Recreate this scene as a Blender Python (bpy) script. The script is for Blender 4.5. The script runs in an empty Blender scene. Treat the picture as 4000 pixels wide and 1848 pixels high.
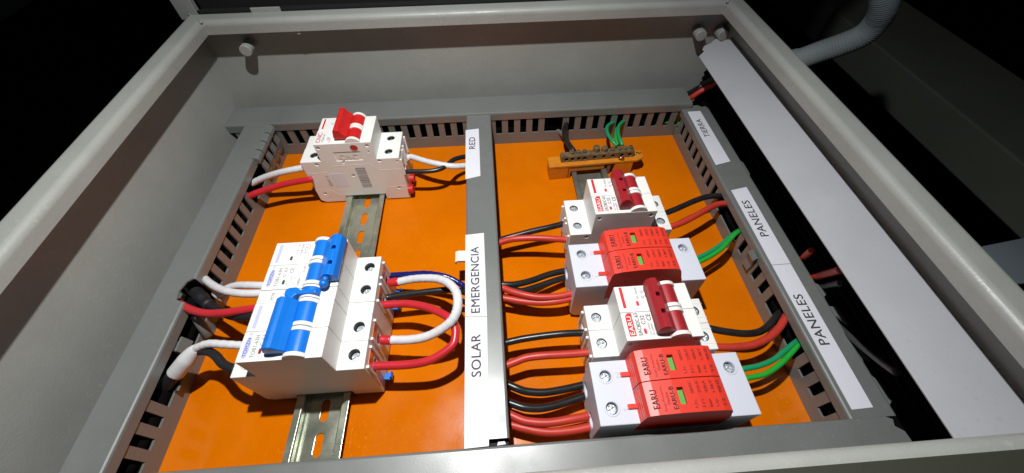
import bpy, bmesh, math, random
from mathutils import Vector, Matrix
random.seed(7)
S = 0.001          # everything below is measured in millimetres
scn = bpy.context.scene
COL = scn.collection

# ------------------------------------------------------------------ camera
camd = bpy.data.cameras.new('camera'); cam = bpy.data.objects.new('camera', camd); COL.objects.link(cam)
camd.sensor_width = 36.0; camd.lens = 36.0*1558.579/4000.0
camd.clip_start = 0.01; camd.clip_end = 50
cam.matrix_world = Matrix(((0.9976449,0.0589400,-0.0350823,0.122372),(-0.0681453,0.7935135,-0.6047252,-0.086703),(-0.0078042,0.6056917,0.7956611,0.283338),(0,0,0,1)))
scn.camera = cam
# ------------------------------------------------------------------ world: a dark room
wd = bpy.data.worlds.new('World'); scn.world = wd; wd.use_nodes = True
wd.node_tree.nodes['Background'].inputs[0].default_value = (0.8,0.9,1.0,1); wd.node_tree.nodes['Background'].inputs[1].default_value = 0.0012
# ------------------------------------------------------------------ the one torch held above the box
LAMP = (88, 62, 500)
ld = bpy.data.lights.new('torch', 'SPOT'); ld.energy = 10.9; ld.spot_size = math.radians(110); ld.spot_blend = 1.0
ld.shadow_soft_size = 0.005; ld.color = (1.0, 0.985, 0.96)
lo = bpy.data.objects.new('torch', ld); COL.objects.link(lo); lo.location = [v*S for v in LAMP]
lo.rotation_euler = (Vector((75,40,0))-Vector(LAMP)).to_track_quat('-Z','Y').to_euler()
sd = bpy.data.lights.new('torch_spill', 'POINT'); sd.energy = 1.7; sd.shadow_soft_size = 0.01; sd.color = (0.86,0.94,1.0)  # weak point lamp added at the torch to lift the dim background
so = bpy.data.objects.new('torch_spill', sd); COL.objects.link(so); so.location = lo.location
vs = scn.view_settings; vs.view_transform = 'Standard'; vs.look = 'None'; vs.exposure = 0.0; vs.gamma = 1.0; vs.use_curve_mapping = False

# ------------------------------------------------------------------ materials
MATS = {}
def mat(name, col, rough=0.5, metal=0.0, var=None, vscale=40, bump=0.0, bscale=1500, spec=0.5, rvar=0.0, coat=0.0, specks=None):
    m = bpy.data.materials.new(name); m.use_nodes = True; nt = m.node_tree; b = nt.nodes['Principled BSDF']
    b.inputs['Base Color'].default_value = (*col,1); b.inputs['Roughness'].default_value = rough
    b.inputs['Metallic'].default_value = metal; b.inputs['Specular IOR Level'].default_value = spec
    b.inputs['Coat Weight'].default_value = coat; b.inputs['Coat Roughness'].default_value = 0.15
    tc = nt.nodes.new('ShaderNodeTexCoord')
    if var is not None:
        n = nt.nodes.new('ShaderNodeTexNoise'); n.inputs['Scale'].default_value = vscale; n.inputs['Detail'].default_value = 6; n.inputs['Roughness'].default_value = .65
        nt.links.new(tc.outputs['Object'], n.inputs['Vector'])
        r = nt.nodes.new('ShaderNodeValToRGB'); r.color_ramp.elements[0].position = .35; r.color_ramp.elements[1].position = .68
        r.color_ramp.elements[0].color = (*col,1); r.color_ramp.elements[1].color = (*var,1)
        nt.links.new(n.outputs['Fac'], r.inputs['Fac']); nt.links.new(r.outputs['Color'], b.inputs['Base Color'])
    if specks is not None:      # dust and small scuffs
        n4 = nt.nodes.new('ShaderNodeTexNoise'); n4.inputs['Scale'].default_value = 420; n4.inputs['Detail'].default_value = 2
        n5 = nt.nodes.new('ShaderNodeTexNoise'); n5.inputs['Scale'].default_value = 9; n5.inputs['Detail'].default_value = 4
        nt.links.new(tc.outputs['Object'], n4.inputs['Vector']); nt.links.new(tc.outputs['Object'], n5.inputs['Vector'])
        ad = nt.nodes.new('ShaderNodeMath'); ad.operation='MULTIPLY'
        r4 = nt.nodes.new('ShaderNodeMapRange'); r4.inputs['From Min'].default_value=.60; r4.inputs['From Max'].default_value=.76
        r5 = nt.nodes.new('ShaderNodeMapRange'); r5.inputs['From Min'].default_value=.42; r5.inputs['From Max'].default_value=.70
        nt.links.new(n4.outputs['Fac'], r4.inputs['Value']); nt.links.new(n5.outputs['Fac'], r5.inputs['Value'])
        nt.links.new(r4.outputs['Result'], ad.inputs[0]); nt.links.new(r5.outputs['Result'], ad.inputs[1])
        mx = nt.nodes.new('ShaderNodeMix'); mx.data_type='RGBA'; mx.inputs[7].default_value=(*specks,1)
        nt.links.new(ad.outputs[0], mx.inputs[0])
        nt.links.new(b.inputs['Base Color'].links[0].from_socket, mx.inputs[6]); nt.links.new(mx.outputs[2], b.inputs['Base Color'])
    if rvar:
        n2 = nt.nodes.new('ShaderNodeTexNoise'); n2.inputs['Scale'].default_value = 35; n2.inputs['Detail'].default_value = 5
        nt.links.new(tc.outputs['Object'], n2.inputs['Vector'])
        mr = nt.nodes.new('ShaderNodeMapRange'); mr.inputs['From Min'].default_value = .35; mr.inputs['From Max'].default_value = .7
        mr.inputs['To Min'].default_value = max(0.05, rough-rvar); mr.inputs['To Max'].default_value = min(1, rough+rvar)
        nt.links.new(n2.outputs['Fac'], mr.inputs['Value']); nt.links.new(mr.outputs['Result'], b.inputs['Roughness'])
    if bump:
        n3 = nt.nodes.new('ShaderNodeTexNoise'); n3.inputs['Scale'].default_value = bscale; n3.inputs['Detail'].default_value = 3
        nt.links.new(tc.outputs['Object'], n3.inputs['Vector'])
        bp = nt.nodes.new('ShaderNodeBump'); bp.inputs['Strength'].default_value = bump; bp.inputs['Distance'].default_value = 0.0004
        nt.links.new(n3.outputs['Fac'], bp.inputs['Height']); nt.links.new(bp.outputs['Normal'], b.inputs['Normal'])
    MATS[name] = m; return m
mat('paint', (.350,.358,.335), .42, bump=.28, bscale=700, var=(.312,.32,.298), vscale=25, rvar=.08, specks=(.42,.42,.39))
mat('orange', (.66,.160,.0003), .20, bump=.05, bscale=700, var=(.57,.128,.0003), vscale=14, rvar=.08, spec=.12, specks=(.76,.23,.02))
mat('duct', (.160,.172,.166), .39, bump=.10, bscale=1600, var=(.145,.155,.149), vscale=30, rvar=.06, spec=.85, specks=(.205,.215,.21))
mat('white', (.80,.795,.77), .42, bump=.05, bscale=2500, var=(.76,.755,.73), vscale=60)
mat('white_side', (.74,.70,.66), .55, bump=.10, bscale=2500)
mat('spd_grey', (.62,.65,.74), .45, bump=.12, bscale=2200)
mat('red_lever', (.60,.017,.016), .38, bump=.05, var=(.5,.014,.014), vscale=80)
mat('crimson_lever', (.36,.014,.022), .42, bump=.06, var=(.29,.012,.018), vscale=80)
mat('spd_red', (.76,.045,.024), .40, bump=.12, bscale=1500, var=(.70,.040,.022), vscale=60)
mat('blue', (.004,.168,.66), .36, bump=.05, var=(.004,.15,.60), vscale=90)
mat('dark_print', (.045,.045,.05), .7)
mat('red_print', (.09,.012,.012), .75)
mat('emboss_red', (.30,.02,.014), .7)
mat('red_ink', (.62,.02,.03), .55)
mat('lilac_ink', (.47,.49,.69), .6)
mat('blue_ink', (.09,.12,.42), .6)
mat('grey_ink', (.27,.27,.28), .7)
mat('pale_ink', (.55,.55,.56), .7)
mat('paper', (.72,.73,.80), .5, var=(.69,.70,.77), vscale=40)
mat('strip', (.43,.435,.465), .5, var=(.39,.395,.42), vscale=12, rvar=.1, specks=(.36,.36,.36))
mat('zinc', (.56,.57,.46), .24, .75, var=(.36,.41,.33), vscale=60, rvar=.12, bump=.05)
mat('zinc_old', (.24,.23,.19), .5, .5, var=(.13,.125,.105), vscale=60, rvar=.15, bump=.1)
mat('steel', (.62,.67,.70), .32, .6, rvar=.1, bump=.5, bscale=900)
mat('brass', (.27,.20,.10), .42, .4, var=(.12,.085,.05), vscale=160, bump=.25, bscale=900)
mat('copper', (.75,.36,.22), .3, 1.0)
mat('holder', (.66,.235,.01), .5, var=(.52,.16,.008), vscale=90, bump=.1)
mat('wire_red', (.56,.022,.035), .32, bump=.04, var=(.50,.02,.03), vscale=90)
mat('wire_red_solar', (.55,.043,.027), .42, bump=.10, var=(.46,.034,.022), vscale=90)
mat('wire_black', (.012,.012,.013), .30, bump=.10, var=(.02,.02,.022), vscale=120)
mat('wire_black_matte', (.011,.011,.014), .55, bump=.15)
mat('wire_white', (.72,.72,.74), .40, bump=.35, bscale=330, var=(.64,.64,.66), vscale=110)
mat('wire_blue', (.007,.012,.13), .22, bump=.5, bscale=260)
mat('wire_green', (.015,.36,.030), .38, bump=.08, var=(.02,.42,.05), vscale=120)
mat('wire_teal', (.010,.30,.12), .38, bump=.08)
mat('wire_grey', (.045,.045,.05), .5)
mat('green_flag', (.10,.40,.07), .5)
mat('clamp_dark', (.05,.055,.055), .35, .9)
mat('window_green', (.02,.07,.03), .4)
mat('window_red', (.22,.012,.012), .4)
mat('hole', (.010,.009,.009), .8)
mat('matte_black', (.005,.005,.005), 1.0, spec=.03)  # near black, shared by the duct bundles and the gap-darkening tubes
mat('foam', (.006,.006,.007), .95)
mat('dark_olive', (.030,.033,.022), .7, bump=.2, bscale=400)
mat('conduit', (.74,.80,.80), .6, var=(.68,.75,.75), vscale=40)
mat('gland', (.10,.11,.13), .5)
mat('beam', (.50,.50,.38), .7, var=(.42,.425,.32), vscale=10, bump=.2, bscale=200)
mat('casing', (.30,.35,.38), .6, var=(.26,.31,.34), vscale=12)
mat('floor', (.010,.010,.012), .95)

# ------------------------------------------------------------------ helpers
ORG = {}
def thing(name, label, cat, loc=(0,0,0), group=None):
    o = bpy.data.objects.new(name, None); COL.objects.link(o); o.empty_display_size = .01
    o.location = [v*S for v in loc]; ORG[o.name] = Vector(loc); o['label'] = label; o['category'] = cat
    if group: o['group'] = group
    return o
def prism(bm, poly, axis, a0, a1):
    """poly in the plane across axis: axis y -> (x,z), axis x -> (y,z), axis z -> (x,y)"""
    def P(u,v,a): return (u,a,v) if axis=='y' else ((a,u,v) if axis=='x' else (u,v,a))
    A = [bm.verts.new(P(u,v,a0)) for u,v in poly]; B = [bm.verts.new(P(u,v,a1)) for u,v in poly]
    n = len(poly)
    fs = [bm.faces.new(A), bm.faces.new(B[::-1])]
    for i in range(n): fs.append(bm.faces.new((A[i],B[i],B[(i+1)%n],A[(i+1)%n])))
    bmesh.ops.recalc_face_normals(bm, faces=fs); return bm
def box(bm, x0,x1,y0,y1,z0,z1): return prism(bm, [(x0,z0),(x1,z0),(x1,z1),(x0,z1)], 'y', y0, y1)
def cyl(bm, c, axis, r, a0, a1, n=24):
    return prism(bm, [(c[0]+r*math.cos(2*math.pi*i/n), c[1]+r*math.sin(2*math.pi*i/n)) for i in range(n)], axis, a0, a1)
def ring(bm, cx, cy, r0, r1, z0, z1, n=24):
    prof = [(r0,z0),(r1,z0),(r1,z1-.25),(r1-.25,z1),(r0+.25,z1),(r0,z1-.25)]
    R = [[bm.verts.new((cx+r*math.cos(2*math.pi*i/n), cy+r*math.sin(2*math.pi*i/n), z)) for r,z in prof] for i in range(n)]
    fs=[]
    for i in range(n):
        for j in range(len(prof)):
            k=(j+1)%len(prof); fs.append(bm.faces.new((R[i][j],R[(i+1)%n][j],R[(i+1)%n][k],R[i][k])))
    bmesh.ops.recalc_face_normals(bm, faces=fs)
def new(): return bmesh.new()
def catmull(pts, sub=6):
    P = [Vector(p) for p in pts]; P = [2*P[0]-P[1]]+P+[2*P[-1]-P[-2]]; out=[]
    for i in range(1,len(P)-2):
        p0,p1,p2,p3 = P[i-1:i+3]
        for k in range(sub):
            t=k/sub; out.append(.5*((2*p1)+(p2-p0)*t+(2*p0-5*p1+4*p2-p3)*t*t+(3*p1-p0-3*p2+p3)*t**3))
    out.append(P[-2]); return out
def tube(bm, path, r, n=12, caps=True, wob=0.0):
    prev=None; rings=[]; up=Vector((0,0,1))
    for i,p in enumerate(path):
        d=(path[min(i+1,len(path)-1)]-path[max(i-1,0)]).normalized()
        u=(up-d*up.dot(d)); u = u.normalized() if u.length>1e-3 else Vector((1,0,0)); v=d.cross(u)
        up=u
        rr = r[i] if isinstance(r,(list,tuple)) else r
        rr *= 1+wob*math.sin(i*1.9)*random.random()
        rings.append([bm.verts.new(p+u*rr*math.cos(2*math.pi*k/n)+v*rr*math.sin(2*math.pi*k/n)) for k in range(n)])
    for a,b in zip(rings,rings[1:]):
        for k in range(n): bm.faces.new((a[k],a[(k+1)%n],b[(k+1)%n],b[k]))
    if caps: bm.faces.new(rings[0][::-1]); bm.faces.new(rings[-1])
    bmesh.ops.recalc_face_normals(bm, faces=bm.faces[:]); return bm
def tomesh(name, bm, off=Vector((0,0,0))):
    for v in bm.verts: v.co = (v.co-off)*S
    me = bpy.data.meshes.new(name); bm.to_mesh(me); bm.free(); return me
def link(o, parent=None):
    COL.objects.link(o)
    if parent: o.parent = parent
    return o
def bake(o):
    dg = bpy.context.evaluated_depsgraph_get(); dg.update()
    me = bpy.data.meshes.new_from_object(o.evaluated_get(dg)); old=o.data; o.modifiers.clear(); o.data = me
def part(name, bm, m, parent, bevel=0, seg=2, cuts=None, smooth=False, label=None):
    off = ORG[parent.name] if parent else Vector((0,0,0))
    me = tomesh(name, bm, off); o = bpy.data.objects.new(name, me); link(o, parent)
    ORG[o.name] = off
    if cuts is not None:
        cm = tomesh('cutter', cuts, off); co = bpy.data.objects.new('cutter', cm); link(co, parent)
        md = o.modifiers.new('b','BOOLEAN'); md.object = co; md.operation='DIFFERENCE'; md.solver='EXACT'; md.use_self=True
        bake(o); bpy.data.objects.remove(co)
    if bevel:
        md = o.modifiers.new('bev','BEVEL'); md.width = bevel*S; md.segments = seg; md.limit_method='ANGLE'; md.angle_limit=math.radians(40)
    o.data.materials.clear(); o.data.materials.append(MATS[m])
    if smooth:
        for f in o.data.polygons: f.use_smooth = True
    if label: o['label'] = label
    return o
def inst(name, me, parent, loc, m=None):
    """a copy of a shared mesh (modelled round its own origin), placed in millimetres"""
    o = bpy.data.objects.new(name, me); link(o, parent); off = ORG[parent.name]
    o.location = (Vector(loc)-off)*S; ORG[o.name] = Vector(loc); return o
def top(o, label, cat, group=None, kind=None):
    if kind: o['kind'] = kind
    else: o['label'] = label; o['category'] = cat
    if group: o['group'] = group
    return o
_txt = {}
def text(name, s, m, parent, origin, xdir, ydir, length, height, thick=0.12, bold=.035):
    """flat lettering: fits the string to length x height (mm), lower left corner at origin"""
    key=s
    if key not in _txt:
        cu = bpy.data.curves.new('t','FONT'); cu.body = s; cu.size = 1; cu.resolution_u = 3; cu.space_character = 1.05
        to = bpy.data.objects.new('t',cu); COL.objects.link(to)
        dg = bpy.context.evaluated_depsgraph_get(); dg.update()
        me = bpy.data.meshes.new_from_object(to.evaluated_get(dg)); bpy.data.objects.remove(to)
        _txt[key] = ([v.co.copy() for v in me.vertices], [tuple(p.vertices) for p in me.polygons])
    vs_,fs_ = _txt[key]
    x0=min(v.x for v in vs_); x1=max(v.x for v in vs_); y0=min(v.y for v in vs_); y1=max(v.y for v in vs_)
    X=Vector(xdir); Y=Vector(ydir); O=Vector(origin); N=X.cross(Y).normalized()
    bm=new(); V=[bm.verts.new(O+X*((v.x-x0)/(x1-x0)*length)+Y*((v.y-y0)/(y1-y0)*height)+N*thick) for v in vs_]
    for f in fs_:
        try: bm.faces.new([V[i] for i in f])
        except ValueError: pass
    if bold:                    # a heavier stroke: the outline again, a hair to the side
        for dx,dy,k in ((bold,0,1),(0,bold*.8,2)):
            V2=[bm.verts.new(v.co+X*dx*height+Y*dy*height+N*.012*k) for v in V]
            for f in fs_:
                try: bm.faces.new([V2[i] for i in f])
                except ValueError: pass
    return part(name, bm, m, parent)
UPX=(0,1,0); UPY=(-1,0,0)       # print that reads up the picture
def vtext(name, s, m, parent, x, y0, y1, z, cap, thick=.12): return text(name, s, m, parent, (x,y0,z), UPX, UPY, y1-y0, cap, thick)
# one screw, shared by every terminal: slotted cross head
def screw_mesh(name, r, m, cross=True, ang=.5):
    bm=new(); cyl(bm,(0,0),'z',r,-2.5,0,20)
    o=bpy.data.objects.new(name, tomesh(name,bm)); COL.objects.link(o)
    if cross:
        for k in (0,1):
            cb=new(); a=ang+k*math.pi/2; w=r*.16; L=r*.82
            prism(cb,[(L*math.cos(a)-w*math.sin(a)*s1*1, L*math.sin(a)+w*math.cos(a)*s1) for s1 in (-1,1)]+[(-L*math.cos(a)-w*math.sin(a)*s1, -L*math.sin(a)+w*math.cos(a)*s1) for s1 in (1,-1)],'z',-1.2,.5)
            co=bpy.data.objects.new('cut',tomesh('cut',cb)); COL.objects.link(co)
            md=o.modifiers.new('b','BOOLEAN'); md.object=co; md.solver='EXACT'; bake(o); bpy.data.objects.remove(co)
    md=o.modifiers.new('v','BEVEL'); md.width=.25*S; md.segments=2; md.angle_limit=math.radians(50); md.limit_method='ANGLE'; bake(o)
    me=o.data; bpy.data.objects.remove(o); me.materials.clear(); me.materials.append(MATS[m]); return me
# ================================================================== ENCLOSURE
enc = thing('electrical_enclosure', 'beige grey painted steel enclosure box with folded rim around the open front', 'enclosure', (110,110,-20))
X0,X1,Y0,Y1 = -140.0, 359.6, -86.0, 303.6
def rim_loop(prof, bm):
    L=[]
    for off,z in prof:
        L.append([bm.verts.new(p) for p in ((X0+off,Y0+off,z),(X1-off,Y0+off,z),(X1-off,Y1-off,z),(X0+off,Y1-off,z))])
    n=len(L)
    for i in range(n):
        a,b=L[i],L[(i+1)%n]
        for k in range(4): bm.faces.new((a[k],a[(k+1)%4],b[(k+1)%4],b[k]))
    bmesh.ops.recalc_face_normals(bm, faces=bm.faces[:])
def arc(cx,cz,r,a0,a1,n): return [(cx+r*math.cos(math.radians(a0+(a1-a0)*k/n)), cz+r*math.sin(math.radians(a0+(a1-a0)*k/n))) for k in range(n+1)]
bm=new(); rim_loop([(0,111)]+arc(5,119.4,5,180,90,10)+arc(13.5,119.8,4.6,90,0,12)+[(18.1,113),(17.0,113)]+arc(13.5,119.8,3.5,0,90,5)+arc(5,119.4,3.9,90,180,5)+[(1.2,111)], bm)
part('rim', bm, 'paint', enc)
for w in (lambda b: box(b,X0,X0+1.2,Y0,Y1,-20,111), lambda b: box(b,X1-1.2,X1,Y0,Y1,-20,111),
          lambda b: box(b,X0+1.2,X1-1.2,Y1-1.2,Y1,-20,111), lambda b: box(b,X0+1.2,X1-1.2,Y0,Y0+1.2,-20,111)):
    bm=new(); w(bm); part('wall', bm, 'paint', enc)
bm=new(); box(bm,X0+1.2,X1-1.2,Y0+1.2,Y1-1.2,-20,-18.8); part('rear_panel', bm, 'paint', enc)
bm=new(); box(bm,X0+6,X1-6,-83.5,-73.4,124.5,125.6); part('rim_band', bm, 'dark_olive', enc, bevel=.4, label='dark band along the near rim')  # plain dark strip laid along the near flange
for px,pz,L in ((-99.5,96.3,15),(331,91.5,13),(353.5,90.5,12)):
    bm=new(); cyl(bm,(px,pz),'y',5.3,Y1-1.3-L,Y1-1.1,28); part('pin', bm, 'paint', enc, bevel=.8, seg=3)
bm=new(); box(bm,-84,-58.5,Y1-2.6,Y1-.8,121,127.3); part('hinge_tab', bm, 'paint', enc, bevel=.3)
bm=new(); box(bm,-47,-43,Y1-16.8,Y1-15.2,109.5,113.5); part('weld_blob', bm, 'paint', enc, bevel=1.0, seg=3)
for cx,cy in ((X0+9,Y1-9),(X1-9,Y1-9),(X1-9,Y0+9)):      # weld beads on the mitred corners
    sx = 1 if cx<100 else -1; sy = -1 if cy>0 else 1
    bm=new(); tube(bm,[Vector((cx-sx*8+sx*t*17.2,cy-sy*8+sy*t*17.2,123.2+.5*math.sin(t*9))) for t in [i/14 for i in range(15)]],[1.2+.35*math.sin(i*2.3) for i in range(15)],8)
    part('weld_bead', bm, 'paint', enc, smooth=True)
# the opened door stands on the far side
door = thing('enclosure_door', 'opened enclosure door standing upright behind the far rim, lined with black foam', 'door', (110,312,118))
bm=new(); D0,D1=-149.5,369
box(bm,D0,D0+16.5,304.8,306.2,118,560); part('frame_flange', bm, 'paint', door, bevel=.5)
bm=new(); box(bm,D1-16.5,D1,304.8,306.2,118,560); part('frame_flange', bm, 'paint', door, bevel=.5)
bm=new(); box(bm,D0,D1,323.8,325,118,560); part('panel', bm, 'paint', door)
bm=new(); box(bm,D0+16.6,D1-16.6,313,323.6,119,555); part('foam_lining', bm, 'foam', door, bevel=1)
bm=new(); box(bm,D0+16.6,D1-16.6,305.4,312.9,119,124); part('seal_strip', bm, 'foam', door, bevel=1)

# ------------------------------------------------------------------ orange mounting plate
bm=new(); box(bm,-128,345,-78,296,-2,0)
plate = part('mounting_plate', bm, 'orange', None, bevel=.4); top(plate,'glossy orange painted mounting plate inside the enclosure','mounting plate')

# ================================================================== WIRING DUCTS
def duct(label, axis, a0, a1, c0, c1, H, phases, missL=(), missR=(), cov=None, notch=None):
    """phases: list of (from, to, first finger centre, pitch)"""
    cc=(c0+c1)/2; am=(a0+a1)/2
    t = thing('wiring_duct', label, 'wiring duct', (cc,am,0) if axis=='y' else (am,cc,0), 'grey slotted wiring ducts on the orange plate')
    zs=13*H/40.
    c=cov or (a0,a1)
    bm=new(); prism(bm,[(c0+.9,.1),(c1-.9,.1),(c1-.9,zs),(c1-2.4,zs),(c1-2.4,1.6),(c0+2.4,1.6),(c0+2.4,zs),(c0+.9,zs)],axis,a0,a1)
    part('base', bm, 'duct', t)
    lip=H-8.6*H/40.
    bm=new(); prism(bm,[(c0,lip),(c0,H-1.5),(c0+.45,H-.45),(c0+1.5,H),(c1-1.5,H),(c1-.45,H-.45),(c1,H-1.5),(c1,lip),(c1-.8,lip),(c1-.8,H-1.6),(c1-1.7,H-1.1),(c0+1.7,H-1.1),(c0+.8,H-1.6),(c0+.8,lip)],axis,c[0],c[1])
    nb=None
    if notch: nb=new(); prism(nb,notch,'z',H-12,H+5)
    part('cover', bm, 'duct', t, cuts=nb)
    fb=new()
    if axis=='y': box(fb,-.75,.75,-3.15,3.15,zs,H-2.2)
    else: box(fb,-3.15,3.15,-.75,.75,zs,H-2.2)
    fm=tomesh('finger',fb); fm.materials.append(MATS['duct'])
    for lo_,hi_,p0,pt in phases:
        k=math.floor((p0-lo_)/pt); q=p0-k*pt
        while q<hi_:
            for side,cx,miss in ((0,c0+1.65,missL),(1,c1-1.65,missR)):
                if not any(abs(q-m_)<pt/2 for m_ in miss):
                    inst('finger',fm,t,(cx,q,0) if axis=='y' else (q,cx,0))
            q+=pt
    return t
dl = duct('grey slotted wiring duct along the left wall, several fingers broken out beside the blue levers','y',-44.3,254.4,-119.8,-95.2,40.0,[(-44,203,-6.3,12.6)],missR=(6.3,18.9,44.1,56.7,69.3,183,195.3),notch=[(-90,59.5),(-96.5,58.5),(-101.5,61),(-102.5,68),(-100.5,75),(-97,77.5),(-90,77)])
dt = duct('grey slotted wiring duct running across the far side of the plate','x',-138.5,329,254.7,285.2,40.0,[(-135,108,45.7,12.62),(108,322,136.4,12.7)],missL=(187,))
dc = duct('grey wiring duct in the middle with RED, EMERGENCIA and SOLAR labels','y',-44.3,254.6,97.7,122.3,38.2,[(-40,250,-4,12.6)],missL=(59,84,196),missR=(110,60,22,6,-8,-20,-30),cov=(-41,258))
dr = duct('grey wiring duct beside the white strip with TIERRA and PANELES labels','y',-44.3,254.4,319.4,347.8,34.2,[(-42,250,234.5,12.55)],missR=(50,60,72,200),missL=(134,121.5,109,28,15.5,3))
db = duct('grey wiring duct along the near side, partly hidden behind the near rim','x',-128,338,-69.2,-44.5,38.0,[(-125,330,0,12.6)])
# finger tips folded over the cover edge at the corner of the left duct
for i in range(4):
    y=209.5+i*12.4
    bm=new(); prism(bm,[(-96.6,33),(-91.2,33.5),(-90.2,36.5),(-90.8,39.3),(-92.6,40.9),(-96.6,41.2)],'y',y-5.4,y+5.4); part('finger_tip', bm, 'duct', dl, bevel=.7, seg=3)
    bm=new(); prism(bm,[(-93.9,34),(-92.5,34),(-90.6,24),(-93.0,13),(-95.3,13),(-93.0,24)],'y',y-3.4,y+3.4); part('bent_finger', bm, 'duct', dl)
# broken-out bits of duct fingers
def shard(parent, pts, z0, z1, m='duct'):
    bm=new(); prism(bm, pts, 'z', z0, z1); part('broken_finger', bm, m, parent, bevel=.25)
bm=new(); tube(bm,[Vector(p) for p in ((-88.5,44,14),(-92.5,51,22),(-94.2,55,27))],3.2,12); part('broken_finger', bm, 'duct', dl, smooth=True)
bm=new(); prism(bm,[(-96.0,29),(-94.6,29),(-92.6,21),(-94.6,21)],'y',28,38); part('broken_finger', bm, 'duct', dl)
bm=new(); prism(bm,[(-97,13),(-95.6,13),(-92,16),(-92.8,17.2)],'y',6,14); part('broken_finger', bm, 'duct', dl)
bm=new(); prism(bm,[(98.2,27),(97.8,31),(91.2,31.5),(88.8,30.4),(88.4,27.2),(89.4,27.0),(90.2,29.4),(96.8,29.0)],'y',84.5,94); part('broken_finger', bm, 'white_side', dc)  # paler than the duct: its lit look is put into the colour
bm=new(); prism(bm,[(191,258),(197,249),(200.5,249),(201,251),(198,251.5),(194,259)],'z',10.5,13.2); part('broken_finger', bm, 'duct', dt)
bm=new(); prism(bm,[(317.2,14),(318.6,13.4),(319.6,20),(317.4,27),(318.6,30.5),(317.2,30.8),(315.8,27.4),(318.0,20)],'y',70.5,79); part('broken_finger', bm, 'duct', dr)
for pts in ([(347.6,46),(349.6,44),(352,36),(348.6,34.5),(347.6,30)],[(347.6,27),(353.5,26),(355.8,10),(352.2,13.5),(349,20),(347.6,18)],[(347.6,2),(351.5,-2),(352.8,-12),(349,-9),(347.6,-14)],[(347.6,-20),(351.6,-27),(350.3,-30),(351.4,-36),(348.2,-38),(347.6,-42)],[(347.6,176),(349.4,172),(349.2,158),(347.6,154)]):
    shard(dr, pts, 31.5, 33.2)
shard(db, [(337.8,-45),(341,-46.5),(339.8,-50),(343.6,-53),(344.2,-58),(341.2,-60.5),(341.5,-66),(337.8,-69)], 36.2, 37.6)
shard(dr, [(319.8,254.3),(347,254.3),(345.5,258),(341,257),(338,260.5),(327,259),(323,256.5)], 32.2, 33.9)
bm=new(); box(bm,111,121.5,-44.2,-41.2,20,33); part('dark_gap_block', bm, 'hole', dc)  # black block standing in for the dark gap at the duct end
bm=new(); prism(bm,[(115,-43.8),(120,-43.4),(119.2,-41.6),(115.6,-42)],'z',33.2,34); part('broken_finger', bm, 'paper', dc)

# ------------------------------------------------------------------ paper labels
def sticker(parent, pts, z, words):
    bm=new(); prism(bm, pts, 'z', z+.05, z+.25); lab=part('paper_label', bm, 'paper', parent)
    for s,x,y0,y1,cap in words: vtext('lettering', s, 'dark_print', lab, x, y0, y1, z+.25, cap, .05)
    return lab
sticker(dc,[(97.2,164.8),(110.2,167.9),(109.9,233.4),(97.2,232)],38.2,[('RED',106.2,204,220.6,5.6)])['label']='white paper label reading RED'
sticker(dc,[(97.3,34.4),(111.9,33.8),(111.6,104.6),(97.3,103.6)],38.2,[('EMERGENCIA',107.3,36.6,91.6,5.9)])['label']='white paper label reading EMERGENCIA'
sticker(dc,[(97.0,-44.9),(110.6,-44.5),(111.9,33.4),(97.3,34.0)],38.2,[('SOLAR',107.3,-6.2,21.2,6.0)])['label']='white paper label reading SOLAR'
sticker(dr,[(322.4,169.8),(337.4,173.6),(336.8,249.6),(323.4,249.2)],34.2,[('TIERRA',332.2,208.6,236.2,5.4)])['label']='white paper label reading TIERRA'
sticker(dr,[(323.2,62),(337.6,62.2),(338.2,141.0),(323.6,138.2)],34.2,[('PANELES',333.4,88,125.6,6.4)])['label']='white paper label reading PANELES'
sticker(dr,[(323.2,-39.4),(336.4,-39.0),(337.4,61.8),(323.2,61.6)],34.2,[('PANELES',332.4,-.2,36.6,6.4)])['label']='second white paper label reading PANELES'

# ------------------------------------------------------------------ white strip beside the right wall
def strip_z(x): return 85+(x-322)*.2
sp=[(322.4,265),(329.6,271.6),(328.6,274.5),(331.8,279.6),(338,281.4),(345.5,287.6),(347.4,280.2),(351.5,281.6),(355.8,280.6),(358,284.4),(357.2,-66),(321.2,-66)]
bm=new(); A=[bm.verts.new((x,y,strip_z(x))) for x,y in sp]; B=[bm.verts.new((x,y,strip_z(x)-1.0)) for x,y in sp]
bm.faces.new(A); bm.faces.new(B[::-1])
for i in range(len(sp)): bm.faces.new((A[i],B[i],B[(i+1)%len(sp)],A[(i+1)%len(sp)]))
bmesh.ops.recalc_face_normals(bm,faces=bm.faces[:])
top(part('duct_cover_strip',bm,'strip',None,bevel=.2),'long plain white plastic strip with a torn notched end beside the right wall','plastic strip')

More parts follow.
